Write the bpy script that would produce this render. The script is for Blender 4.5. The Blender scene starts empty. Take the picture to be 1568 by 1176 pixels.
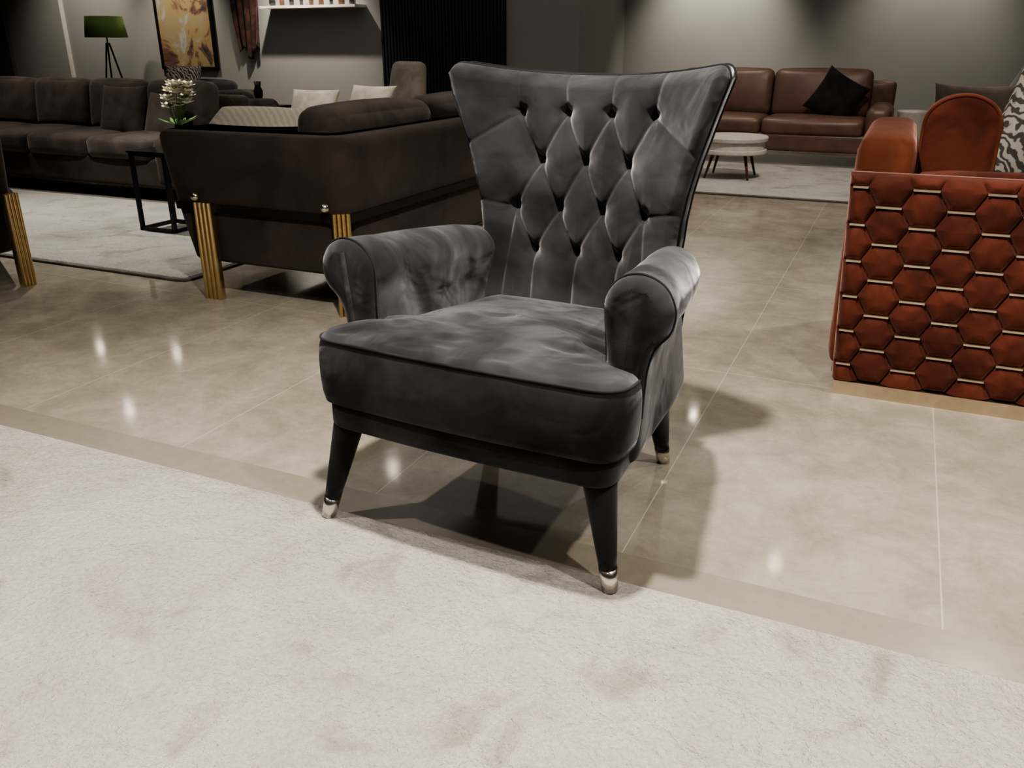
import bpy, bmesh, math, random
import numpy as np
from mathutils import Vector, Matrix, noise as mnoise
random.seed(3)
S=bpy.context.scene
try:
    S.view_settings.view_transform='AgX'; S.view_settings.look='AgX - Medium High Contrast'; S.view_settings.exposure=0.0
except Exception as e: print(e)
COL=S.collection
# ------------------------------------------------------------------ materials
def newmat(name):
    m=bpy.data.materials.new(name); m.use_nodes=True
    nt=m.node_tree; b=nt.nodes['Principled BSDF']; return m,nt,b
def N(nt,t,**k):
    n=nt.nodes.new(t)
    for a,v in k.items(): setattr(n,a,v)
    return n
def coords(nt,kind='Object',scale=(1,1,1),loc=(0,0,0)):
    tc=N(nt,'ShaderNodeTexCoord'); mp=N(nt,'ShaderNodeMapping')
    mp.inputs['Scale'].default_value=scale; mp.inputs['Location'].default_value=loc
    nt.links.new(tc.outputs[kind],mp.inputs['Vector']); return mp.outputs['Vector']
def noise(nt,vec,scale,detail=4,rough=.55,dist=0):
    n=N(nt,'ShaderNodeTexNoise'); n.inputs['Scale'].default_value=scale; n.inputs['Detail'].default_value=detail
    n.inputs['Roughness'].default_value=rough; n.inputs['Distortion'].default_value=dist
    nt.links.new(vec,n.inputs['Vector']); return n.outputs['Fac']
def ramp(nt,fac,stops):
    r=N(nt,'ShaderNodeValToRGB'); e=r.color_ramp.elements
    while len(e)<len(stops): e.new(.5)
    for i,(p,c) in enumerate(stops):
        e[i].position=p; e[i].color=(c[0],c[1],c[2],1)
    nt.links.new(fac,r.inputs['Fac']); return r.outputs['Color']
def bump(nt,b,h,strength=.2,dist=.01,prev=None):
    n=N(nt,'ShaderNodeBump'); n.inputs['Strength'].default_value=strength; n.inputs['Distance'].default_value=dist
    nt.links.new(h,n.inputs['Height'])
    if prev: nt.links.new(prev,n.inputs['Normal'])
    nt.links.new(n.outputs['Normal'],b.inputs['Normal']); return n.outputs['Normal']
def fabric(name,c1,c2,scale=6,rough=.9,sheen=.0,sheent=(1,1,1),bs=.25,fine=250,blot=(.4,.6),lowbump=0,sr=.4,spec=.2,sheenvar=None):
    m,nt,b=newmat(name); v=coords(nt)
    f=noise(nt,v,scale,3,.5,.6)
    nt.links.new(ramp(nt,f,[(blot[0],c1),(blot[1],c2)]),b.inputs['Base Color'])
    b.inputs['Roughness'].default_value=rough; b.inputs['Specular IOR Level'].default_value=spec
    b.inputs['Sheen Weight'].default_value=sheen; b.inputs['Sheen Roughness'].default_value=sr
    b.inputs['Sheen Tint'].default_value=(*sheent,1)
    if sheenvar:
        g=noise(nt,coords(nt,'Object',(1,1,1),(5.1,2.2,.7)),scale*.85,3,.5,1.0)
        nt.links.new(ramp(nt,g,[(.38,(sheenvar[0],)*3),(.63,(sheenvar[1],)*3)]),b.inputs['Sheen Weight'])
    n1=bump(nt,b,noise(nt,v,fine,2),bs,.002)
    if lowbump: bump(nt,b,noise(nt,v,scale*1.5,2,.45,.8),lowbump,.03,n1)
    return m
def plain(name,c,rough=.5,metal=0,spec=.5):
    m,nt,b=newmat(name); v=coords(nt)
    f=noise(nt,v,30,3); k=.88
    nt.links.new(ramp(nt,f,[(.3,[x*k for x in c]),(.7,c)]),b.inputs['Base Color'])
    b.inputs['Roughness'].default_value=rough; b.inputs['Metallic'].default_value=metal; b.inputs['Specular IOR Level'].default_value=spec
    return m
M={}
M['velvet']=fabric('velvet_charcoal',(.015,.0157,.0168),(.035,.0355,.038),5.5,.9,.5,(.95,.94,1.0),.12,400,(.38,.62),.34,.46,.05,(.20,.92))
M['velvetd']=fabric('velvet_charcoal_shaded',(.012,.0127,.0135),(.026,.027,.0285),5,.9,.3,(.92,.93,.97),.12,400,(.38,.62),.25,.42,.05,(.10,.38))  # darker, low-sheen copy of the same velvet; shade put into the colour
M['pipe']=fabric('velvet_piping',(.016,.016,.018),(.030,.030,.033),5,.9,.1,(.8,.8,.84),.1,400,spec=.04)
M['brown']=fabric('brown_chenille',(.030,.023,.019),(.062,.048,.040),3,.9,.35,(.6,.54,.5),.6,120,(.35,.65))
M['brown2']=fabric('brown_cushion',(.048,.039,.034),(.080,.066,.057),5,.9,.4,(.7,.62,.58),.5,120)
M['dark']=fabric('dark_grey_cloth',(.018,.018,.018),(.040,.039,.037),5,.9,.2,(.6,.6,.6),.4,150)
M['rust']=fabric('rust_velvet',(.078,.023,.012),(.132,.040,.021),6,.8,.35,(.85,.52,.42),.15,300,(.38,.62),.2,spec=.08)
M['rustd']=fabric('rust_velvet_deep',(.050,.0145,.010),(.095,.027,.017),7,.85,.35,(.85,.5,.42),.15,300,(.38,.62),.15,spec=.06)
M['leather']=fabric('brown_leather',(.110,.062,.046),(.160,.092,.069),4,.42,0,(1,1,1),.2,90,(.35,.65),0,.4,.5)
M['black']=plain('black_metal',(.012,.012,.012),.4,.3)
M['blackc']=fabric('black_cloth',(.008,.008,.008),(.018,.018,.018),6,.9,.1)
M['gold']=plain('brushed_gold',(.80,.63,.36),.27,1)
M['brass']=plain('champagne_gold',(.80,.68,.52),.35,1)
M['chrome']=plain('satin_nickel',(.80,.75,.70),.25,1)
M['white']=plain('white_lacquer',(.66,.63,.58),.35)
M['wood']=plain('walnut_wood',(.12,.055,.025),.5)
M['cream']=fabric('cream_cloth',(.50,.46,.39),(.66,.62,.54),8,.9,.2,(1,1,1),.4,150)
M['taupe']=fabric('taupe_cloth',(.19,.165,.14),(.26,.225,.19),6,.9,.3,(1,1,1),.4,150)
M['greycl']=fabric('grey_cloth',(.14,.14,.14),(.22,.215,.21),6,.9,.2,(1,1,1),.4,150)
M['green']=plain('green_shade',(.18,.31,.09),.7)
M['leaf']=plain('leaf_green',(.10,.25,.05),.5)
M['petal']=plain('petal_cream',(.88,.86,.70),.6)
M['glassy']=plain('dark_glass',(.02,.02,.022),.08)
M['drape']=fabric('wine_drape',(.035,.018,.015),(.08,.038,.030),8,.8,.2,(1,1,1),.3,80)
M['curtain']=plain('black_slats',(.012,.015,.022),.55)
def emis(name,c,s):
    m,nt,b=newmat(name); b.inputs['Base Color'].default_value=(.8,.8,.8,1)
    b.inputs['Emission Color'].default_value=(*c,1); b.inputs['Emission Strength'].default_value=s; return m
M['lens']=emis('spotlight_lens',(1,.88,.72),110)
def wavestripe(name,ca,cb,scale,dist,lo=.45,hi=.55,rot=None):
    m,nt,b=newmat(name); v=coords(nt)
    w=N(nt,'ShaderNodeTexWave'); w.inputs['Scale'].default_value=scale; w.inputs['Distortion'].default_value=dist; w.bands_direction='DIAGONAL'
    w.inputs['Detail Scale'].default_value=1.2
    nt.links.new(v,w.inputs['Vector'])
    nt.links.new(ramp(nt,w.outputs['Fac'],[(lo,ca),(hi,cb)]),b.inputs['Base Color']); b.inputs['Roughness'].default_value=.9
    return m
M['zebra']=wavestripe('zebra_cloth',(.05,.045,.042),(.34,.32,.29),19,9,.35,.65)
M['stripe']=wavestripe('striped_cream_cloth',(.54,.50,.42),(.64,.60,.52),14,2)
M['pattern']=wavestripe('patterned_cloth',(.05,.045,.04),(.40,.37,.32),12,9)
def floor_mat():
    m,nt,b=newmat('polished_stone_tile'); v=coords(nt,'Object',(1,1,1),(.47,-1.70+1.34*4,0))
    br=N(nt,'ShaderNodeTexBrick'); br.offset=0; br.squash=1
    br.inputs['Scale'].default_value=1; br.inputs['Brick Width'].default_value=.71; br.inputs['Row Height'].default_value=1.34
    br.inputs['Mortar Size'].default_value=.0018; br.inputs['Mortar Smooth'].default_value=.1
    nt.links.new(v,br.inputs['Vector'])
    v2=coords(nt)
    f=noise(nt,v2,4.2,12,.80,.3)
    c=ramp(nt,f,[(.30,(.205,.184,.144)),(.50,(.290,.263,.213)),(.75,(.42,.388,.325))])
    mx=N(nt,'ShaderNodeMix',data_type='RGBA'); nt.links.new(br.outputs['Fac'],mx.inputs['Factor'])
    nt.links.new(c,mx.inputs['A']); mx.inputs['B'].default_value=(.43,.40,.34,1)
    nt.links.new(mx.outputs['Result'],b.inputs['Base Color'])
    r=ramp(nt,noise(nt,v2,5,6,.6),[(.3,(.06,.06,.06)),(.7,(.105,.105,.105))])
    nt.links.new(r,b.inputs['Roughness']); b.inputs['Specular IOR Level'].default_value=.38
    return m
M['floor']=floor_mat()
def carpet_mat(name,ca,cb,cc):
    m,nt,b=newmat(name); v=coords(nt)
    f=noise(nt,v,2.6,5,.6,.5)
    c=ramp(nt,f,[(.28,ca),(.45,cb),(.65,cc)])
    g=noise(nt,coords(nt,'Object',(1,1,1),(3.3,1.7,0)),4.5,5,.55,.9)
    sm=ramp(nt,g,[(.30,(.66,.64,.63)),(.44,(1,1,1))])
    h=noise(nt,v,75,4,.8); hm=ramp(nt,h,[(.32,(.76,.76,.76)),(.58,(1,1,1))])
    def mul(a,bb):
        mx=N(nt,'ShaderNodeMix',data_type='RGBA',blend_type='MULTIPLY'); mx.inputs['Factor'].default_value=1
        nt.links.new(a,mx.inputs['A']); nt.links.new(bb,mx.inputs['B']); return mx.outputs['Result']
    nt.links.new(mul(mul(c,sm),hm),b.inputs['Base Color']); b.inputs['Roughness'].default_value=.95; b.inputs['Specular IOR Level'].default_value=.1
    b.inputs['Sheen Weight'].default_value=.2
    n1=bump(nt,b,noise(nt,v,100,4,.75),1.0,.018)
    bump(nt,b,noise(nt,v,9,4,.6,.5),.4,.03,n1)
    return m
M['carpet']=carpet_mat('plush_cream_carpet',(.55,.498,.445),(.66,.608,.55),(.75,.695,.635))
M['rug']=carpet_mat('light_rug',(.50,.48,.44),(.66,.63,.58),(.76,.73,.68))
M['rugedge']=fabric('rug_binding',(.10,.09,.08),(.15,.14,.125))
M['strip']=plain('stone_border',(.25,.222,.177),.2)
def wallm(name,c):
    m,nt,b=newmat(name); v=coords(nt)
    nt.links.new(ramp(nt,noise(nt,v,1.2,5),[(.3,[x*.9 for x in c]),(.7,c)]),b.inputs['Base Color']); b.inputs['Roughness'].default_value=.85
    bump(nt,b,noise(nt,v,60,3),.05,.003); return m
M['wall']=wallm('grey_wall_paint',(.25,.25,.237)); M['walld']=wallm('dark_wall_paint',(.08,.082,.082)); M['ceil']=wallm('ceiling_dark',(.06,.06,.06))
def paintm():
    m,nt,b=newmat('abstract_painting_canvas'); v=coords(nt,'Object',(1,1,1.0))
    f=noise(nt,v,2.2,5,.6,1.0)
    c=ramp(nt,f,[(.36,(.03,.03,.03)),(.43,(.13,.07,.05)),(.48,(.26,.19,.09)),(.57,(.24,.20,.12)),(.66,(.31,.30,.27)),(.78,(.10,.11,.11))])
    nt.links.new(c,b.inputs['Base Color']); b.inputs['Roughness'].default_value=.6; return m
M['paint']=paintm()
# ------------------------------------------------------------------ helpers
def empty(name,loc=(0,0,0),rz=0):
    e=bpy.data.objects.new(name,None); e.location=loc; e.rotation_euler=(0,0,rz); COL.objects.link(e); return e
def mk(name,vs,fs,mat,parent=None,loc=(0,0,0),rot=(0,0,0),smooth=True):
    me=bpy.data.meshes.new(name); me.from_pydata([tuple(map(float,v)) for v in vs],[],fs); me.update()
    bm=bmesh.new(); bm.from_mesh(me); bmesh.ops.remove_doubles(bm,verts=bm.verts,dist=1e-6)
    bmesh.ops.recalc_face_normals(bm,faces=bm.faces); bm.to_mesh(me); bm.free()
    if smooth:
        for p in me.polygons: p.use_smooth=True
    me.materials.append(M[mat] if isinstance(mat,str) else mat)
    o=bpy.data.objects.new(name,me); COL.objects.link(o); o.location=loc; o.rotation_euler=rot
    if parent: o.parent=parent
    return o
def rbox(name,size,loc,r=.02,puff=(0,0,0),mat='brown',parent=None,rot=(0,0,0),n=12,taper=0,fn=None):
    h=np.array(size)/2; r=min(r,*(h*.999)); vs=[];fs=[]
    t=[math.sin(math.pi/2*(2*i/n-1)) for i in range(n+1)]
    for ax in range(3):
        for sg in (-1,1):
            base=len(vs); a1,a2=(ax+1)%3,(ax+2)%3
            for i in range(n+1):
                for j in range(n+1):
                    u=[0,0,0]; u[ax]=sg; u[a1]=t[i]; u[a2]=t[j]; u=np.array(u,float)
                    p=u*h; q=np.clip(p,-(h-r),h-r); d=p-q; L=np.linalg.norm(d)
                    if L>0: p=q+d/L*r
                    for k in range(3):
                        o1,o2=(k+1)%3,(k+2)%3
                        p[k]+=puff[k]*u[k]*(1-u[o1]**2)*(1-u[o2]**2)
                    if taper:
                        s=1+taper*(p[2]/h[2]); p[0]*=s; p[1]*=s
                    if fn: p=fn(p)
                    vs.append(p)
            for i in range(n):
                for j in range(n):
                    a=base+i*(n+1)+j; fs.append((a,a+1,a+n+2,a+n+1))
    return mk(name,vs,fs,mat,parent,loc,rot)
def pillow(name,w,h,t,loc,rot,mat,parent=None,n=24):
    vs=[];fs=[]
    for sg in (-1,1):
        base=len(vs)
        for i in range(n+1):
            for j in range(n+1):
                u=2*i/n-1; v=2*j/n-1
                u=math.sin(u*math.pi/2); v=math.sin(v*math.pi/2)
                x=u*w/2*(1-.09*(1-v*v)*abs(u)); z=v*h/2*(1-.09*(1-u*u)*abs(v))
                y=sg*t/2*max(0,(1-u*u)*(1-v*v))**.42
                vs.append((x,y,z))
        for i in range(n):
            for j in range(n):
                a=base+i*(n+1)+j; fs.append((a,a+1,a+n+2,a+n+1))
    return mk(name,vs,fs,mat,parent,loc,rot)
def lathe(name,prof,loc,mat,parent=None,seg=32,rot=(0,0,0),smooth=True):
    vs=[];fs=[]
    for (r,z) in prof:
        for k in range(seg):
            a=2*math.pi*k/seg; vs.append((r*math.cos(a),r*math.sin(a),z))
    for i in range(len(prof)-1):
        for k in range(seg):
            fs.append((i*seg+k,i*seg+(k+1)%seg,(i+1)*seg+(k+1)%seg,(i+1)*seg+k))
    if prof[0][0]>1e-4: fs.append(tuple(range(seg))[::-1])
    if prof[-1][0]>1e-4: fs.append(tuple(range((len(prof)-1)*seg,len(prof)*seg)))
    return mk(name,vs,fs,mat,parent,loc,rot,smooth)
def rod(name,a,b,r1,r2,mat,parent=None,seg=20,rings=6):
    a=Vector(a);b=Vector(b);d=(b-a); L=d.length; q=d.to_track_quat('Z','Y')
    prof=[(r1+(r2-r1)*i/rings,L*i/rings) for i in range(rings+1)]
    o=lathe(name,prof,a,mat,parent,seg); o.rotation_euler=q.to_euler(); return o
def tube(name,pts,r,mat,parent=None,cyclic=False):
    cu=bpy.data.curves.new(name,'CURVE'); cu.dimensions='3D'; cu.bevel_depth=r; cu.bevel_resolution=3
    sp=cu.splines.new('POLY'); sp.points.add(len(pts)-1)
    for i,p in enumerate(pts): sp.points[i].co=(*map(float,p),1)
    sp.use_cyclic_u=cyclic
    dg_o=bpy.data.objects.new(name+'_c',cu); COL.objects.link(dg_o)
    bpy.context.view_layer.update()
    me=bpy.data.meshes.new_from_object(dg_o.evaluated_get(bpy.context.evaluated_depsgraph_get()))
    bpy.data.objects.remove(dg_o)
    for p in me.polygons: p.use_smooth=True
    me.materials.clear(); me.materials.append(M[mat])
    o=bpy.data.objects.new(name,me); COL.objects.link(o)
    if parent:o.parent=parent
    return o
def roundpoly(pts,rad,seg=8):
    out=[];n=len(pts)
    for i in range(n):
        p=Vector(pts[i]);a=Vector(pts[i-1]);b=Vector(pts[(i+1)%n]); r=rad[i] if isinstance(rad,(list,tuple)) else rad
        da=(a-p).normalized();db=(b-p).normalized()
        r=min(r,(a-p).length*.48,(b-p).length*.48)
        if r<1e-4: out.append(p);continue
        for k in range(seg+1):
            t=k/seg; A=p+da*r;B=p+db*r
            out.append(A*(1-t)**2+p*2*t*(1-t)+B*t*t)
    return out
def resample(poly,step):
    out=[];n=len(poly)
    for i in range(n):
        a=Vector(poly[i]);b=Vector(poly[(i+1)%n]);L=(b-a).length;k=max(1,int(L/step))
        for j in range(k): out.append(a.lerp(b,j/k))
    return out
def normals2(poly):
    n=len(poly);A=sum(poly[i].x*poly[(i+1)%n].y-poly[(i+1)%n].x*poly[i].y for i in range(n)); s=1 if A>0 else -1
    res=[]
    for i in range(n):
        d=(poly[(i+1)%n]-poly[i-1]); 
        if d.length<1e-9: d=Vector((1,0))
        d.normalize(); res.append(Vector((d.y,-d.x))*s)
    return res
def loft(name,poly,rings,mat,parent=None,loc=(0,0,0),rot=(0,0,0),center=None,inner=None,zfn=None,capbot=True):
    poly=[Vector(p) for p in poly];nn=normals2(poly);n=len(poly);vs=[];fs=[]
    last=None
    for z,off in rings:
        last=[poly[i]+nn[i]*off for i in range(n)]
        for p in last: vs.append((p.x,p.y,z))
    R=len(rings)
    if inner:
        c=Vector(center)
        for s,z in inner:
            for p in last:
                q=c+(p-c)*s; vs.append((q.x,q.y,z))
            R+=1
    for i in range(R-1):
        for k in range(n):
            fs.append((i*n+k,i*n+(k+1)%n,(i+1)*n+(k+1)%n,(i+1)*n+k))
    if capbot: fs.append(tuple(range(n))[::-1])
    fs.append(tuple(range((R-1)*n,R*n)))
    if zfn: vs=[zfn(v) for v in vs]
    return mk(name,vs,fs,mat,parent,loc,rot)
def slab(name,x0,x1,y0,y1,z0,z1,mat,parent=None):
    return mk(name,[(x,y,z) for x in (x0,x1) for y in (y0,y1) for z in (z0,z1)],[(0,1,3,2),(4,6,7,5),(0,4,5,1),(2,3,7,6),(0,2,6,4),(1,5,7,3)],mat,parent,smooth=False)
# ------------------------------------------------------------------ room
CH=3.1
slab('floor',-15,5,-4,11.4,-.1,0,'floor')
slab('ceiling',-15,5,-4,11.4,CH,CH+.1,'ceil')
slab('wall_back',-3.45,5,11.2,11.4,0,CH,'wall')
slab('wall_back_left',-15,-3.57,9.5,9.7,0,CH,'wall')
slab('wall_return',-3.57,-3.45,9.5,11.4,0,CH,'wall')
slab('wall_left',-15.2,-15,-4,9.7,0,CH,'walld')
slab('wall_right',5,5.2,-4,11.4,0,CH,'walld')
slab('wall_front',-15,5,-4.2,-4,0,CH,'walld')
slab('baseboard_back',-3.45,5,11.185,11.2,0,.08,'black')
slab('baseboard_left',-15,-6.1,9.485,9.5,0,.08,'black')
e=empty('slatted_wall_panel',(-6.0,9.44,0))
slab('backing',0,1.66,.03,.06,0,CH-.01,'curtain',e)
for i in range(37): slab('slat_%d'%(i+1),.005+i*.045,.03+i*.045,-.0,.03,0,CH-.01,'curtain',e)
slab('trim_1',-11.48,-11.44,9.46,9.5,0,CH,'white')
slab('wall_dark_panel',-15,-12.7,9.44,9.5,0,CH,'walld')  # dark slab standing slightly proud of the wall
loft('cream_carpet',roundpoly([(-7,-3.2),(3.6,-3.2),(3.6,1.575),(-7,1.575)],.01,2),[(0,-.002),(.006,0),(.012,-.004)],'carpet')
slab('trim_2',-14,4.9,1.585,1.70,0,.002,'strip')
RG=empty('light_rug')
loft('pile',roundpoly([(-7.7,3.22),(-3.34,3.22),(-3.34,4.9),(-7.7,4.9)],.06,4),[(0.002,0),(.014,0),(.019,-.006)],'rug',RG)
loft('binding',roundpoly([(-7.72,3.195),(-3.315,3.195),(-3.315,4.92),(-7.72,4.92)],.07,4),[(0,0),(.012,0),(.014,-.004)],'rugedge',RG)
RG=empty('light_rug.001')
loft('pile',roundpoly([(-3.2,7.2),(.9,7.2),(.9,9.25),(-3.2,9.25)],.03,3),[(0.002,0),(.014,0),(.019,-.006)],'rug',RG)
loft('binding',roundpoly([(-3.22,7.17),(.92,7.17),(.92,9.27),(-3.22,9.27)],.03,3),[(0,0),(.012,0),(.014,-.004)],'rugedge',RG)
# ------------------------------------------------------------------ hero armchair
H=empty('tufted_wingback_armchair',(-.812,1.482,0),math.radians(-3.2))
def hwf(z): return np.interp(z,[.28,.45,.60,.73,.80,.88,.96,1.05,1.12],[.262,.270,.280,.291,.303,.323,.348,.377,.397])
NS,NT=320,320
s=np.linspace(-1,1,NS+1); s=np.sign(s)*(1-(1-np.abs(s))**1.15)
t=np.linspace(0,1,NT+1)
Sg,Tg=np.meshgrid(s,t)
ztop=1.080+.038*np.abs(Sg)**2.2-.036*np.clip((np.abs(Sg)-.88)/.12,0,1)**2.5
Zg=.30+(ztop-.30)*Tg
hw=hwf(Zg); Xg=Sg*hw
rows={1:(.985,[-.19,-.063,.063,.19]),2:(.86,[-.126,0,.126]),3:(.735,[-.187,-.0625,.0625,.187]),4:(.62,[-.124,0,.124])}
segs=[]
def near(ra,rb):
    for xa in rows[ra][1]:
        for xb in rows[rb][1]:
            if abs(xa-xb)<.08: segs.append(((xa,rows[ra][0]),(xb,rows[rb][0]),1.))
near(1,2);near(2,3);near(3,4)
for x in rows[1][1]: segs.append(((x,.985),(x*1.12,1.12),.8))
for x in rows[4][1]: segs.append(((x,.62),(x*1.0,.28),.9))
for sg in(-1,1):
    segs.append(((sg*.19,.985),(sg*.37,.87),.55)); segs.append(((sg*.187,.735),(sg*.31,.76),.55)); segs.append(((sg*.187,.735),(sg*.225,.30),.8))
cap=.060
Dn=np.full(Xg.shape,9.)
G_=np.zeros(Xg.shape)
for (ax,az),(bx,bz),wt in segs:
    dx,dz=bx-ax,bz-az; L2=dx*dx+dz*dz
    u=np.clip(((Xg-ax)*dx+(Zg-az)*dz)/L2,0,1)
    dd=np.hypot(Xg-ax-u*dx,Zg-az-u*dz)
    q=np.clip(dd/cap,0,1)
    bow=1-.35*np.sin(np.pi*u)
    g=wt*bow*((1-q)**1.7*.55+np.exp(-(dd/.006)**2)*.20)
    G_=np.maximum(G_,g); Dn=np.minimum(Dn,dd)
dim=np.zeros(Xg.shape); btn=[]
for k,(bz,bx) in rows.items():
    for x in bx:
        r=np.hypot(Xg-x,Zg-bz); dim+=np.exp(-(r/.014)**2)*1.0+np.exp(-(r/.030)**2)*.55; btn.append((x,bz))
def ybase(sx,z):
    wz=np.clip((z-.68)/.35,0,1)
    return .662+.150*(z-.45)-(.040+.070*wz)*np.abs(sx)**2.3
edge=np.clip((np.abs(Sg)-.90)/.10,0,1)**2; edge=np.maximum(edge,np.clip((Tg-.955)/.045,0,1)**2)
wr=np.zeros(Xg.shape)
for i in range(0,NT+1):
    for j in range(0,NS+1):
        x=Xg[i,j];z=Zg[i,j]
        wr[i,j]=mnoise.noise((x*10,z*10,3.1))*.0035+mnoise.noise((x*26,z*20,7.1))*.0013
PF=.030
YF=ybase(Sg,Zg)-PF*(1-G_)*(1-edge*.6)+.018*dim+edge*.022+wr*np.clip(Dn/.04,0,1)
YF-=.010*np.clip(1-np.abs(Zg-.55)/.3,0,1)
YR=ybase(Sg,Zg)+.075
vs=[];fs=[];W=NS+1
for A in (YF,YR):
    vs+= list(zip(Xg.ravel(),A.ravel(),Zg.ravel()))
off=W*(NT+1)
for i in range(NT):
    for j in range(NS):
        a=i*W+j; fs.append((a,a+1,a+W+1,a+W)); fs.append((off+a,off+a+W,off+a+W+1,off+a+1))
for i in range(NT):
    a=i*W; fs.append((a,a+W,off+a+W,off+a)); a=i*W+NS; fs.append((a,off+a,off+a+W,a+W))
for j in range(NS):
    a=NT*W+j; fs.append((a,a+1,off+a+1,off+a)); a=j; fs.append((a,off+a,off+a+1,a+1))
bk=mk('tufted_back',vs,fs,'velvet',H)
# rim faces of the back take the darker velvet, shade put into colour
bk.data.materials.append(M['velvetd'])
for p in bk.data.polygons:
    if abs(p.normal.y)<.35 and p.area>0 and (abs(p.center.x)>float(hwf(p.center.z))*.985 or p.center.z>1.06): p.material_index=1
for k,(x,z) in enumerate(btn):
    hh=float(hwf(z)); y=float(ybase(x/hh,z))+.013
    lathe('button_%d'%(k+1),[(.0001,.008),(.006,.0072),(.0105,.003),(.011,0),(.009,-.006)],(x,y,z),'pipe',H,16,(math.pi/2,0,0))
def outline(dy,dx=0):
    pts=[]
    for i in range(60,NT+1,5): pts.append((Xg[i,0]-dx,ybase(-1,Zg[i,0])+dy,Zg[i,0]))
    for j in range(2,NS-1,3): pts.append((Xg[NT,j],ybase(Sg[NT,j],Zg[NT,j])+dy,Zg[NT,j]+dx))
    for i in range(NT,59,-5): pts.append((Xg[i,NS]+dx,ybase(1,Zg[i,NS])+dy,Zg[i,NS]))
    return pts
tube('back_piping_front',outline(.018),.0042,'pipe',H)
tube('back_piping_rear',outline(.068),.0042,'pipe',H)
# seat
seatpoly=resample(roundpoly([(-.388,-.0),(0,-.018),(.388,0),(.390,.15),(.300,.165),(.270,.70),(-.270,.70),(-.300,.165),(-.390,.15)],[.085,.2,.085,.05,.03,.04,.04,.03,.05],8),.012)
def zs(v):
    x,y,z=v
    if z>.46: z-= .055*max(0,y)/.6*min(1,(z-.46)/.06)
    return (x,y,z)
def seatz(v):
    x,y,z=zs(v)
    if z>.48:
        k=min(1,(z-.48)/.04)
        z+=mnoise.noise((x*8,y*6,1.3))*.008*k - max(0,mnoise.noise((x*5+y*14,y*16-x*9,4.4))-.12)*.014*k
    return (x,y,z)
inn=[]
for k in range(1,60):
    sc=1-k/60
    r_=1-sc
    inn.append((sc,.530+.022*(1-(1-r_)**5)+.018*r_))
st_=loft('seat_cushion',seatpoly,[(.352,-.012),(.358,-.002),(.38,.003),(.42,.006),(.46,.006),(.495,.003),(.512,-.001),(.522,-.007),(.530,-.016)],'velvet',H,center=(0,.33),
     inner=inn,zfn=seatz)
st_.data.materials.append(M['velvetd'])       # shade painted in: darker velvet on upright faces below the welt
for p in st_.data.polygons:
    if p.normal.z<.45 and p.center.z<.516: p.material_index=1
pp=[Vector(p) for p in seatpoly];nn=normals2(pp)
tube('seat_piping',[zs((p.x+n.x*-.002,p.y+n.y*-.002,.517)) for p,n in zip(pp,nn) if p.y<.158],.0034,'pipe',H)
basep=resample(roundpoly([(-.378,.010),(0,-.004),(.378,.010),(.33,.65),(-.33,.65)],[.07,.2,.07,.05,.05],8),.03)
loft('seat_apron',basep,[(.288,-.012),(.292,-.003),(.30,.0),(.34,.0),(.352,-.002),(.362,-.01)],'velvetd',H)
# arms
sec=[(.284,.30),(.290,.45),(.294,.54),(.290,.61),(.286,.675),(.318,.722),(.368,.734),(.415,.712),(.438,.662),(.428,.612),(.395,.580),(.380,.53),(.374,.45),(.368,.29)]
sec=roundpoly(sec,.05,5)
def arm(sg,name,dx,toe):
    poly=[Vector(p) for p in sec];n=len(poly);nn=normals2(poly)
    st=[(.1285,-.026),(.130,-.020),(.134,-.012),(.141,-.004),(.150,.001),(.165,.003),(.20,.002),(.25,0),(.30,0),(.36,0),(.42,0),(.48,0),(.55,-.002),(.61,-.003),(.66,-.004),(.71,-.006),(.725,-.02)]
    vs=[];fs=[]
    def tr(x,y,z,q):
        k=max(0,(z-.3)/.45)
        yy=y-(.03*k if y<.17 else (.015*k if y<.26 else 0))
        if y>.55: yy-= (.07*k+.075*(1-min(1,k*1.6)))*min(1,(y-.55)/.16)
        z-= .055*k*max(0,(y-.15))/.6
        x-= toe*max(0,(y-.15))/.6*min(1,.35+k)
        w_=mnoise.noise((x*9*sg,yy*9,z*9))*.003
        return (sg*(x+dx+q.x*w_),yy,z+q.y*w_)
    for (y,o) in st:
        for p,q in zip(poly,nn): vs.append(tr(p.x+q.x*o,y,p.y+q.y*o,q))
    for i in range(len(st)-1):
        for k in range(n): fs.append((i*n+k,i*n+(k+1)%n,(i+1)*n+(k+1)%n,(i+1)*n+k))
    fs.append(tuple(range(n))); fs.append(tuple(range((len(st)-1)*n,len(st)*n)))
    o=mk(name,vs,fs,'velvet',H)
    o.data.materials.append(M['velvetd'])     # outer arm faces coloured darker to stand in for shade
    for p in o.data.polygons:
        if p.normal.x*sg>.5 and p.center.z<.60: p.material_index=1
    pts=[]
    for p,q in zip(poly,nn):
        if p.y>.40:
            k=max(0,(p.y-.3)/.45); pts.append((sg*(p.x+dx+q.x*.001),.152-.03*k,p.y+q.y*.001))
    tube(name+'_piping',pts,.0030,'pipe',H)
arm(-1,'arm_left',-.004,.066);arm(1,'arm_right',.014,.094)
def shz(v):
    x,y,z=v; return (x*(.90+.1*(z-.29)/.26),y-.085*(1-(z-.29)/.26),z)
loft('rear_shell',resample(roundpoly([(-.33,.70),(.33,.70),(.31,.765),(-.31,.765)],[.01,.01,.05,.05],6),.04),[(.29,-.01),(.295,0),(.37,0),(.45,.0),(.52,-.012),(.55,-.03)],'velvetd',H,zfn=shz)
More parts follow.
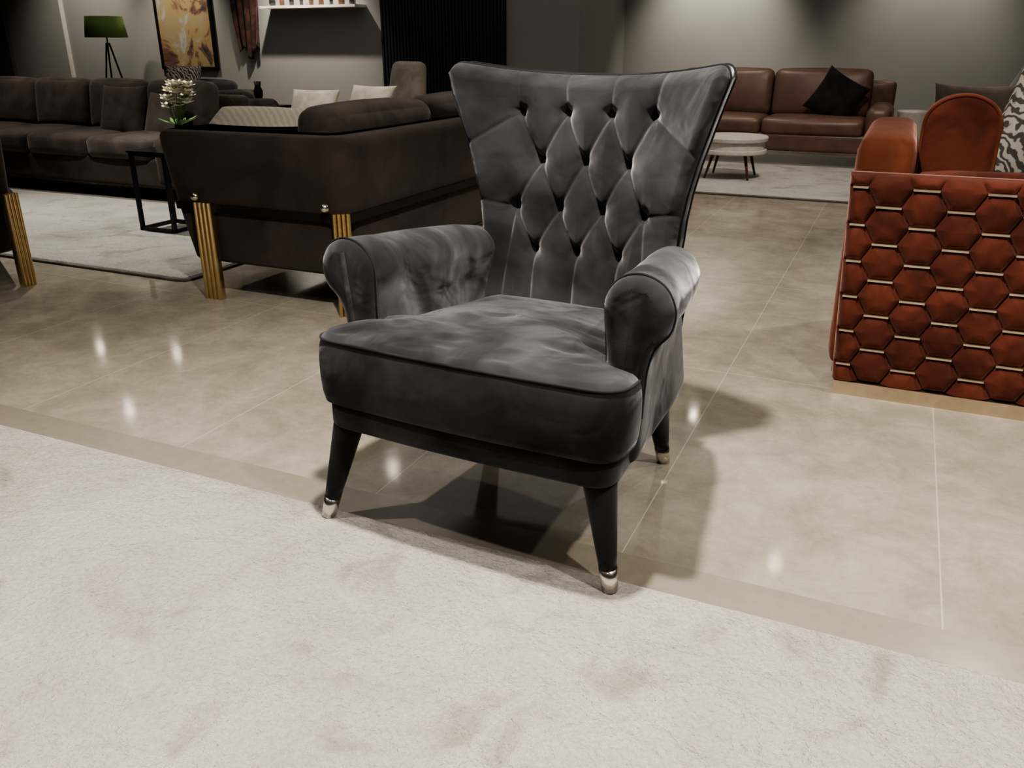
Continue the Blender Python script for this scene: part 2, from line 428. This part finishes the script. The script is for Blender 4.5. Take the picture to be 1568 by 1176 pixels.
for nm,top,ft,z0 in [('leg_front_left',(-.335,.065,.30),(-.408,.035),.0145),('leg_front_right',(.325,.07,.30),(.364,.068),.0145),('leg_rear_left',(-.27,.61,.30),(-.30,.757),0.001),('leg_rear_right',(.27,.61,.30),(.268,.757),0.001)]:
    T=Vector(top);F=Vector((ft[0],ft[1],z0)); m=F.lerp(T,.056/.29)
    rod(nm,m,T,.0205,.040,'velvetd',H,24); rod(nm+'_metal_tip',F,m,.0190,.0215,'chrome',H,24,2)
# ------------------------------------------------------------------ shell sofa with gold legs
def fluted_leg(name,x,y,parent,w=.105,h=.47,rz=0):
    vs=[];fs=[];pr=[];nf=4
    for i in range(nf):
        for k in range(9):
            a=math.pi*k/8; pr.append((-w/2+w/nf*(i+.5)-math.cos(a)*w/nf/2, -math.sin(a)*.017))
    pr+=[(w/2,.02),(-w/2,.02)]
    n=len(pr)
    for z in (0,h):
        for p in pr: vs.append((p[0],p[1],z))
    for k in range(n): fs.append((k,(k+1)%n,n+(k+1)%n,n+k))
    fs.append(tuple(range(n)));fs.append(tuple(range(n,2*n)))
    mk(name,vs,fs,'gold',parent,(x,y,0),(0,0,rz),False)
def shell_sofa(name,loc,rz,D,L,z1=.79,legs=(0,1,2,3)):
    E=empty(name,loc,rz); w=.13
    U=resample(roundpoly([(0,0),(D,0),(D,L),(0,L),(0,L-w),(D-w,L-w),(D-w,w),(0,w)],[.06,.12,.12,.06,.05,.04,.04,.05],7),.08)
    def fl(v):
        x,y,z=v; k=(z-.17)/(z1-.17)
        x=x+ (.040*k if x>D*.5 else -.12*k); y=y+(-.03*k if y<L/2 else .03*k)
        return (x,y,z)
    loft('shell',U,[(.17,-.03),(.175,-.01),(.19,0),(.35,.004),(.55,.002),(.72,0),(z1-.03,-.006),(z1-.01,-.02),(z1,-.045)],'brown',E,zfn=fl)
    rbox('seat_base',(D-.06,L-.2,.2),(D/2-.05,L/2,.29),.04,(0,0,0),'brown',E)
    ns=max(1,round((L-.3)/.85))
    cw=(L-2*w-.02)/ns
    for i in range(ns):
        yc=w+.01+cw*(i+.5)
        rbox('seat_cushion_%d'%(i+1),(D-w-.1,cw-.01,.16),(D/2-w/2-.08,yc,.45),.05,(.01,.0,.02),'brown',E)
        rbox('back_cushion_%d'%(i+1),(.22,cw-.01,.40),(D-w-.12,yc,.69),.07,(.03,0,.02),'brown2',E,(0,.12,0))
    y=-.022
    slab('band_side',-.03,D+.0,y-.008,y+.02,.425,.462,'black',E)
    slab('band_back',D+.018,D+.04,-.0,L+.02,.425,.462,'black',E)
    for i,(x,yy,r,ww) in enumerate([(.155,-.05,0,.105),(D+.012,-.025,.6,.08),(D+.055,L-.25,math.pi/2,.105),(.155,L+.05,math.pi,.105)]):
        if i in legs: fluted_leg('gold_leg_%d'%(i+1),x,yy,E,ww,rz=r)
    for i,x in enumerate([.12,D-.05]): lathe('bolt_%d'%(i+1),[(.02,0),(.022,.012),(.014,.025),(.0001,.028)],(x,-.045,.495),'chrome',E,14,(math.pi/2,0,0))
    return E
B=shell_sofa('brown_sofa_with_gold_legs',(-3.12,3.08,0),0,.91,2.2)
pillow('cream_pillow',.66,.44,.19,(.14,.36,.725),(-.95,0,.0),'stripe',B)
slab('care_tag',.968,.975,1.35,1.38,.50,.56,'brass',B)
shell_sofa('brown_armchair_with_gold_legs',(-4.50,2.05,0),math.radians(60),.90,.95,legs=(0,1,3))
# ------------------------------------------------------------------ generic sofa
def sofa(name,loc,rz,W,D,H=.85,mat='dark',mat2=None,n=2,arm=.18,armh=.6,seat=.44,legs='black',z0=.12,tuft=False,cushh=None):
    E=empty(name,loc,rz); mat2=mat2 or mat
    rbox('base',(W-.04,D-.04,seat-.14-z0),(0,D/2,(seat-.14+z0)/2),.03,(0,0,0),mat,E)
    rbox('back_frame',(W-.02,.16,H-.10-z0),(0,D-.10,(H-.10+z0)/2),.05,(0,0,0),mat,E)
    iw=W-2*arm; cw=iw/n
    for i in range(n):
        x=-iw/2+cw*(i+.5)
        rbox('seat_cushion_%d'%(i+1),(cw-.008,D-.24,.17),(x,(D-.24)/2+.0,seat-.075),.05,(0,.015,.02),mat2,E)
        ch=H-seat+.03
        rbox('back_cushion_%d'%(i+1),(cw-.008,.20,ch),(x,D-.27,seat+ch/2-.02),.07,(0,.035,.015),mat2,E,(-.14,0,0))
        if tuft:
            for a in range(5):
                for b in range(2): rbox('tuft_%d_%d_%d'%(i,a,b),(cw/5,.08,ch/2.1),(x-cw/2+cw/5*(a+.5),D-.39+b*.03,seat+ch*(.28+.46*b)),.035,(0,.01,0),mat2,E,n=6)
    for k,sg in (('left',-1),('right',1)):
        rbox('arm_'+k,(arm,D-.02,armh-z0),(sg*(W/2-arm/2),D/2,(armh+z0)/2),min(.08,arm*.45),(.01,.0,.015),mat,E)
    for i,(x,y) in enumerate([(-W/2+.12,.08),(W/2-.12,.08),(-W/2+.12,D-.1),(W/2-.12,D-.1)]):
        rod('leg_%d'%(i+1),(x,y,0.0),(x,y,z0+.03),.016,.022,legs,E,12,1)
    return E
A=sofa('brown_sectional_sofa',(-6.75,4.98,0),0,3.2,1.05,.87,'brown','brown2',4,.20,.50,.47,'black',.10)
pillow('throw_pillow_1',.46,.44,.16,(.62,.52,.64),(-.35,0,.1),'brown2',A)
pillow('throw_pillow_2',.42,.40,.15,(1.10,.50,.61),(-.35,0,-.1),'brown2',A)
sofa('dark_chesterfield_sofa',(-6.65,6.5,0),math.radians(-6),1.45,.85,.72,'dark','dark',2,.2,.66,.40,'black',.08,True)
C=sofa('dark_armchair',(-7.95,7.9,0),0,1.15,.9,.76,'dark','dark',1,.2,.66,.42)
pillow('patterned_pillow',.52,.46,.18,(-.22,.40,.72),(-.3,0,.1),'pattern',C)
G=sofa('grey_sofa',(-4.75,6.4,0),math.radians(0),1.5,.9,.66,'greycl','greycl',2,.18,.56,.42)
pillow('white_pillow_1',.5,.36,.16,(-.35,.38,.62),(-.5,0,.1),'cream',G)
pillow('white_pillow_2',.5,.40,.16,(.28,.38,.65),(-.5,0,-.1),'cream',G)
T=empty('taupe_lounge_chair',(-5.26,7.80,0),math.radians(-25))
rbox('seat',(.62,.60,.18),(0,.3,.40),.07,(0,.01,.02),'taupe',T)
rbox('high_back',(.60,.15,.66),(0,.60,.68),.074,(0,.02,.0),'taupe',T,(-.15,0,0),taper=-.10)
for k,(x,y) in enumerate([(-.22,.08),(.22,.08),(-.22,.5),(.22,.5)]): rod('leg_%d'%k,(x*1.15,y,0),(x,y,.34),.01,.017,'wood',T,12,1)
Lr=sofa('brown_leather_sofa',(-1.37,9.35,0),0,2.5,1.0,.92,'leather','leather',2,.24,.60,.46,'black',.14)
pillow('black_pillow',.48,.48,.15,(.68,.45,.66),(-.3,.5,-.1),'blackc',Lr)
# ------------------------------------------------------------------ rust sofa
R=empty('rust_honeycomb_sofa',(-.10,3.0,0))
RW=1.9
x0,x1,zz0,zz1=0,RW,.055,.765
nx,nz=520,200
xs=np.linspace(x0,x1,nx+1);zs_=np.linspace(zz0,zz1,nz+1);X,Z=np.meshgrid(xs,zs_)
dxh,dzh=.104,.122
best=np.full(X.shape,9.)
ci=np.round((X-.02)/dxh)
for dc in(-1,0,1):
    c=ci+dc; cx=c*dxh+.02; oz=np.where(np.mod(c,2)==0,0,.5)*dzh
    rz_=np.round((Z-zz0-oz)/dzh)
    for dr in(-1,0,1):
        cz=zz0+oz+(rz_+dr)*dzh
        ax=np.abs(X-cx);az=np.abs(Z-cz)
        a=dzh/2; k=(dxh/1.5)
        hd=np.maximum(az/a, (ax/k*1.0+az/a*.5)) 
        best=np.minimum(best,hd)
puffh=.040*np.sqrt(np.clip(1-np.clip(best,0,1)**2.8,0,1))
edge=np.minimum(np.clip(X/.03,0,1),np.clip((x1-X)/.03,0,1))
edge=np.minimum(edge,np.clip((zz1-Z)/.03,0,1)); edge=np.sqrt(1-(1-edge)**2)
Y=.035-puffh*edge-.012*edge
lean=-.035*(Z-.055)/.71
vs=list(zip((X+lean*(1-X/RW)).ravel(),Y.ravel(),Z.ravel()));fs=[]
for i in range(nz):
    for j in range(nx):
        a=i*(nx+1)+j; fs.append((a,a+1,a+nx+2,a+nx+1))
nb=len(vs)
vs+=[(x0,.09,zz0),(x1,.09,zz0),(x1,.09,zz1),(x0-.035,.09,zz1)]
low=[j for j in range(nx+1)]; hi=[nz*(nx+1)+j for j in range(nx+1)]
fs.append(tuple(low)+(nb+1,nb)); fs.append(tuple(hi)+(nb+2,nb+3))
lf=[i*(nx+1) for i in range(nz+1)]; rt=[i*(nx+1)+nx for i in range(nz+1)]
fs.append(tuple(lf)+(nb+3,nb)); fs.append(tuple(rt)+(nb+2,nb+1)); fs.append((nb,nb+1,nb+2,nb+3))
mk('honeycomb_panel',vs,fs,'rustd',R)
bars_v=[];bars_f=[]
def addbox(cx,cy,cz,w,d,h):
    b=len(bars_v)
    for x in(-w/2,w/2):
        for y in(-d/2,d/2):
            for z in(-h/2,h/2): bars_v.append((cx+x,cy+y,cz+z))
    for f in [(0,1,3,2),(4,6,7,5),(0,4,5,1),(2,3,7,6),(0,2,6,4),(1,5,7,3)]: bars_f.append(tuple(b+i for i in f))
for c in range(0,19):
    for r in range(0,7):
        cx=c*dxh+.02; cz=zz0+(0 if c%2==0 else .5)*dzh+(r+.5)*dzh
        if cz<zz1-.03 and cx<RW-.05:
            w_=.078; 
            if cx-w_/2<.012: cx,w_=(.012+cx+w_/2)/2,cx+w_/2-.012
            addbox(cx-.035*(cz-.055)/.71*(1-cx/RW),.006,cz,w_,.034,.0065)
mk('gold_bars',bars_v,bars_f,'brass',R,smooth=False)
slab('gold_plinth',.01,RW-.01,-.005,.97,.0,.05,'brass',R)
rbox('body',(RW-.02,.93,.42),(RW/2,.53,.265),.02,(0,0,0),'rustd',R)
rbox('arm_left',(.185,.86,.82),(.062,.53,.47),.05,(.012,0,.02),'rust',R)
rbox('arm_right',(.17,.86,.80),(RW-.08,.52,.45),.075,(.012,0,.02),'rust',R)
rbox('back_rest',(RW-.3,.16,.42),(RW/2,.15,.56),.06,(0,0,.01),'rustd',R)
arch=[];aw=.118
for k in range(25):
    a=math.pi*k/24; arch.append(Vector((-math.cos(a)*aw,.31+math.sin(a)*.10)))
arch+= [Vector((aw,0)),Vector((-aw,0))]
arch=resample(arch,.03)
loft('arched_bolster',arch,[(-.10,-.03),(-.095,-.01),(-.08,.0),(.0,.004),(.08,0),(.095,-.01),(.10,-.03)],'rustd',R,(.280,.42,.59),(math.pi/2,0,0))
tube('bolster_piping',[(.280+p.x,.42-.088,.59+p.y) for p in arch],.006,'rust',R,True)
rbox('back_cushion_2',(.58,.2,.44),(.84,.42,.70),.08,(0,.03,.02),'rust',R,(.12,0,0))
rbox('back_cushion_3',(.60,.2,.44),(1.45,.42,.70),.08,(0,.03,.02),'rust',R,(.12,0,0))
rbox('seat_cushion_1',(.8,.62,.16),(.56,.66,.50),.05,(0,0,.02),'rust',R); rbox('seat_cushion_2',(.8,.62,.16),(1.37,.66,.50),.05,(0,0,.02),'rust',R)
pillow('zebra_pillow',.46,.46,.16,(.575,.42,.83),(.2,.25,.30),'zebra',R)
pillow('brown_pillow',.36,.34,.14,(.36,.85,.86),(.3,0,.1),'brown2',R)
pillow('grey_pillow',.42,.42,.16,(.64,.90,.97),(.3,.4,0),'greycl',R)
# ------------------------------------------------------------------ small furniture
E=empty('black_frame_side_table',(-4.38,4.20,0.020)); hs=.14
for i,(x,y) in enumerate([(-hs,-hs),(hs,-hs),(-hs,hs),(hs,hs)]):
    slab('leg_%d'%(i+1),x-.012,x+.012,y-.012,y+.012,0,.50,'black',E)
for z in (.0,.48):
    for i,(a,b,c,d) in enumerate([(-hs,hs,-hs-.012,-hs+.012),(-hs,hs,hs-.012,hs+.012),(-hs-.012,-hs+.012,-hs,hs),(hs-.012,hs+.012,-hs,hs)]): slab('rail_%d_%d'%(int(z*100),i),a,b,c,d,z,z+.022,'black',E)
slab('table_top',-hs-.02,hs+.02,-hs-.02,hs+.02,.50,.512,'glassy',E)
F=empty('flower_vase',(-4.30,4.28,.5325))
lathe('vase',[(.03,0),(.045,.02),(.05,.06),(.03,.11),(.022,.14),(.026,.15)],(0,0,0),'glassy',F,24)
for k in range(13):
    a=random.uniform(0,6.28);rr=random.uniform(.01,.08);z=random.uniform(.24,.40)
    tip=(rr*math.cos(a)+.05*(z-.2)/.2,rr*math.sin(a),z); rod('stem_%d'%k,(0,0,.1),tip,.003,.002,'leaf',F,6,1)
    vs=[];fs=[]
    for ly,(sc,up) in enumerate([(.056,.35),(.045,.9)]):
      for pt in range(6):
        b=2*math.pi*pt/6+ly*.5; c=Vector(tip); d=Vector((math.cos(b),math.sin(b),up))*sc; w=Vector((-math.sin(b),math.cos(b),0))*.024
        i0=len(vs); vs+=[c,c+d*.6+w,c+d,c+d*.6-w]; fs.append((i0,i0+1,i0+2,i0+3))
    mk('blossom_%d'%k,vs,fs,'petal',F)
for k in range(14):
    a=random.uniform(0,6.28);d=Vector((math.cos(a),math.sin(a),.4))*random.uniform(.08,.15);w=Vector((-math.sin(a),math.cos(a),0))*.02
    c=Vector((0,0,.14)); mk('leaf_%d'%k,[c,c+d*.6+w,c+d,c+d*.6-w],[(0,1,2,3)],'leaf',F)
E=empty('black_side_cabinet',(-6.55,7.75,0))
rbox('body',(.50,.42,.50),(0,0,.27),.01,(0,0,0),'black',E,n=4); slab('cabinet_top',-.27,.27,-.23,.23,.52,.55,'black',E)
slab('plinth',-.2,.2,-.16,.16,0,.03,'black',E)
for i in range(2): slab('drawer_%d'%i,-.23,.23,-.222,-.21,.06+i*.23,.27+i*.23,'black',E)
lathe('black_candle_vase',[(.05,0),(.055,.02),(.03,.05),(.045,.10),(.05,.15),(.03,.20),(.04,.25)],(-6.55,7.75,.55),'black',None,24)
E=empty('green_shade_floor_lamp',(-10.0,8.9,0))
lathe('shade',[(.27,1.27),(.235,1.53),(.23,1.53),(.265,1.27)],(0,0,0),'green',E,40)
for k in range(3):
    a=2*math.pi*k/3+.5; rod('tripod_leg_%d'%(k+1),(.28*math.cos(a),.28*math.sin(a),0),(.02*math.cos(a),.02*math.sin(a),1.2),.012,.012,'black',E,10,1)
rod('stem',(0,0,1.15),(0,0,1.45),.01,.01,'black',E,10,1)
E=empty('white_round_side_table',(-1.42,8.15,.021))
lathe('drum',[(.30,.22),(.31,.23),(.31,.255),(.29,.258),(.29,.33),(.31,.333),(.315,.36),(.31,.372),(.0001,.372)],(0,0,0),'white',E,48,smooth=False)
for k in range(4):
    a=math.pi/4+k*math.pi/2; rod('leg_%d'%(k+1),(.28*math.cos(a),.28*math.sin(a),0.002),(.2*math.cos(a),.2*math.sin(a),.23),.009,.016,'wood',E,12,1)
E=empty('white_drum_side_table',(.10,10.0,0))
lathe('drum',[(.17,0),(.18,.02),(.16,.27),(.18,.52),(.19,.54),(.0001,.545)],(0,0,0),'white',E,40)
E=empty('framed_abstract_painting',(-9.15,9.5,1.62))
slab('canvas',-.46,.46,-.03,-.02,-.72,.72,'paint',E)
for i,(a,b,c,d) in enumerate([(-.5,-.46,-.76,.76),(.46,.5,-.76,.76),(-.5,.5,-.76,-.72),(-.5,.5,.72,.76)]): slab('frame_%d'%i,a,b,-.045,-.0,c,d,'black',E)
vs=[];fs=[];n=40;m_=30
for i in range(m_+1):
    for j in range(n+1):
        u=j/n;v=i/m_
        w=.48*(1-.35*v*v); z=1.08+ (1-v)*1.1 + .08*math.sin(u*9)*v
        vs.append(((u-.5)*w,-.06-.03*math.sin(u*26+v*2),z))
for i in range(m_):
    for j in range(n):
        a=i*(n+1)+j;fs.append((a,a+1,a+n+2,a+n+1))
o=mk('hanging_wall_drape',vs,fs,'drape',None,(-8.03,9.5,0)); sm=o.modifiers.new('s','SOLIDIFY'); sm.thickness=.012
E=empty('wall_shelf',(-6.95,9.5,1.60))
slab('board',-.72,.72,-.24,0,0,.03,'white',E)
for k in range(9):
    x=-.6+k*.15; r=random.uniform(.022,.04);h=random.uniform(.12,.26)
    lathe('bottle_%d'%k,[(r,0),(r,h*.6),(r*.4,h*.75),(r*.4,h)],(x,-.12,.03),random.choice(['glassy','white','wood','black']),E,16)
# ------------------------------------------------------------------ ceiling spots
cans=[];cf=[];lens=[];lf_=[]
def spot(x,y,pw,ang=80,tgt=None,blend=.6,col=(1,.89,.77),rad=.045):
    l=bpy.data.lights.new('spot','SPOT'); l.energy=pw; l.spot_size=math.radians(ang); l.spot_blend=blend; l.color=col; l.shadow_soft_size=rad
    o=bpy.data.objects.new('ceiling_spot_light',l); COL.objects.link(o); o.location=(x,y,CH-.16)
    t=Vector(tgt or (x,y,0)); o.rotation_euler=(t-Vector(o.location)).to_track_quat('-Z','Y').to_euler()
    b=len(cans)
    for z,r in ((CH-.09,.06),(CH,.06)):
        for k in range(16): cans.append((x+r*math.cos(k*math.pi/8),y+r*math.sin(k*math.pi/8),z))
    for k in range(16): cf.append((b+k,b+(k+1)%16,b+16+(k+1)%16,b+16+k))
    cf.append(tuple(b+k for k in range(16)))
    b=len(lens)
    for k in range(16): lens.append((x+.038*math.cos(k*math.pi/8),y+.038*math.sin(k*math.pi/8),CH-.092))
    lf_.append(tuple(b+k for k in range(16)))
W=(1,.915,.82)
spot(-.62,1.27,560,115,(-.55,1.75,0),.8,W,.06)
spot(-2.4,.45,215,100,(-2.2,.4,0),.8,W)
spot(.95,.75,270,105,(.6,.85,0),.8,W)
spot(-.6,-.9,80,90,(-.6,-.9,0),.9,W)
spot(1.7,2.4,200,95,(1.5,2.5,0),.8)
spot(-.9,4.9,150,80,(-.7,5.0,0),.8)
spot(.9,4.9,120,90,(.6,3.8,.5),.8)
spot(-4.9,4.1,340,80,(-4.8,4.3,0),.8,(1,.93,.85))
spot(-2.6,5.4,90,90,(-2.7,4.6,0),.8)
spot(-3.6,1.9,25,90,(-3.4,2.2,0),.8)
spot(-7.4,4.6,120,90,(-6.6,5.5,0),.8)
spot(-.44,6.56,200,95,(-1.0,7.9,0),.8)
spot(-2.3,10.4,360,75,(-2.3,11.2,1.2),.9)
spot(.1,10.3,170,75,(.1,11.2,1.2),.9)
spot(-7.1,8.7,450,80,(-7.1,9.5,1.0),.9)
spot(-9.2,8.5,220,60,(-9.2,9.5,1.5),.9)
spot(-10.4,8.2,190,75,(-10.9,9.5,1.5),.9)
spot(-4.4,6.7,120,85,(-4.9,7.2,0),.9)
spot(-8.2,6.7,90,80,(-7.4,7.2,0),.9)
spot(-1.8,9.4,60,90,(-1.5,9.9,0),.9)
E=empty('ceiling_spotlight_cans')
mk('cans',cans,cf,'black',E,smooth=False); mk('lenses',lens,lf_,'lens',E,smooth=False)
w=bpy.data.worlds.new('World'); S.world=w; w.use_nodes=True
w.node_tree.nodes['Background'].inputs['Color'].default_value=(1,.93,.85,1); w.node_tree.nodes['Background'].inputs['Strength'].default_value=.3
def area(x,y,sx,sy,pw):  # large unseen light added as ambient fill, no fixture
    l=bpy.data.lights.new('ambient_fill','AREA'); l.shape='RECTANGLE'; l.size=sx; l.size_y=sy; l.energy=pw; l.color=(1,.94,.87)
    o=bpy.data.objects.new('ambient_fill_light',l); COL.objects.link(o); o.location=(x,y,CH-.02)
area(-3.5,6.8,9,5,60)
# ------------------------------------------------------------------ camera
cam=bpy.data.cameras.new('camera'); cam.sensor_width=36; cam.lens=36*1280/1568; cam.clip_end=60
co=bpy.data.objects.new('camera',cam); COL.objects.link(co); co.location=(0,0,1.15)
co.rotation_euler=(math.pi/2-math.atan(516/1280),0,math.radians(24.2))
S.camera=co
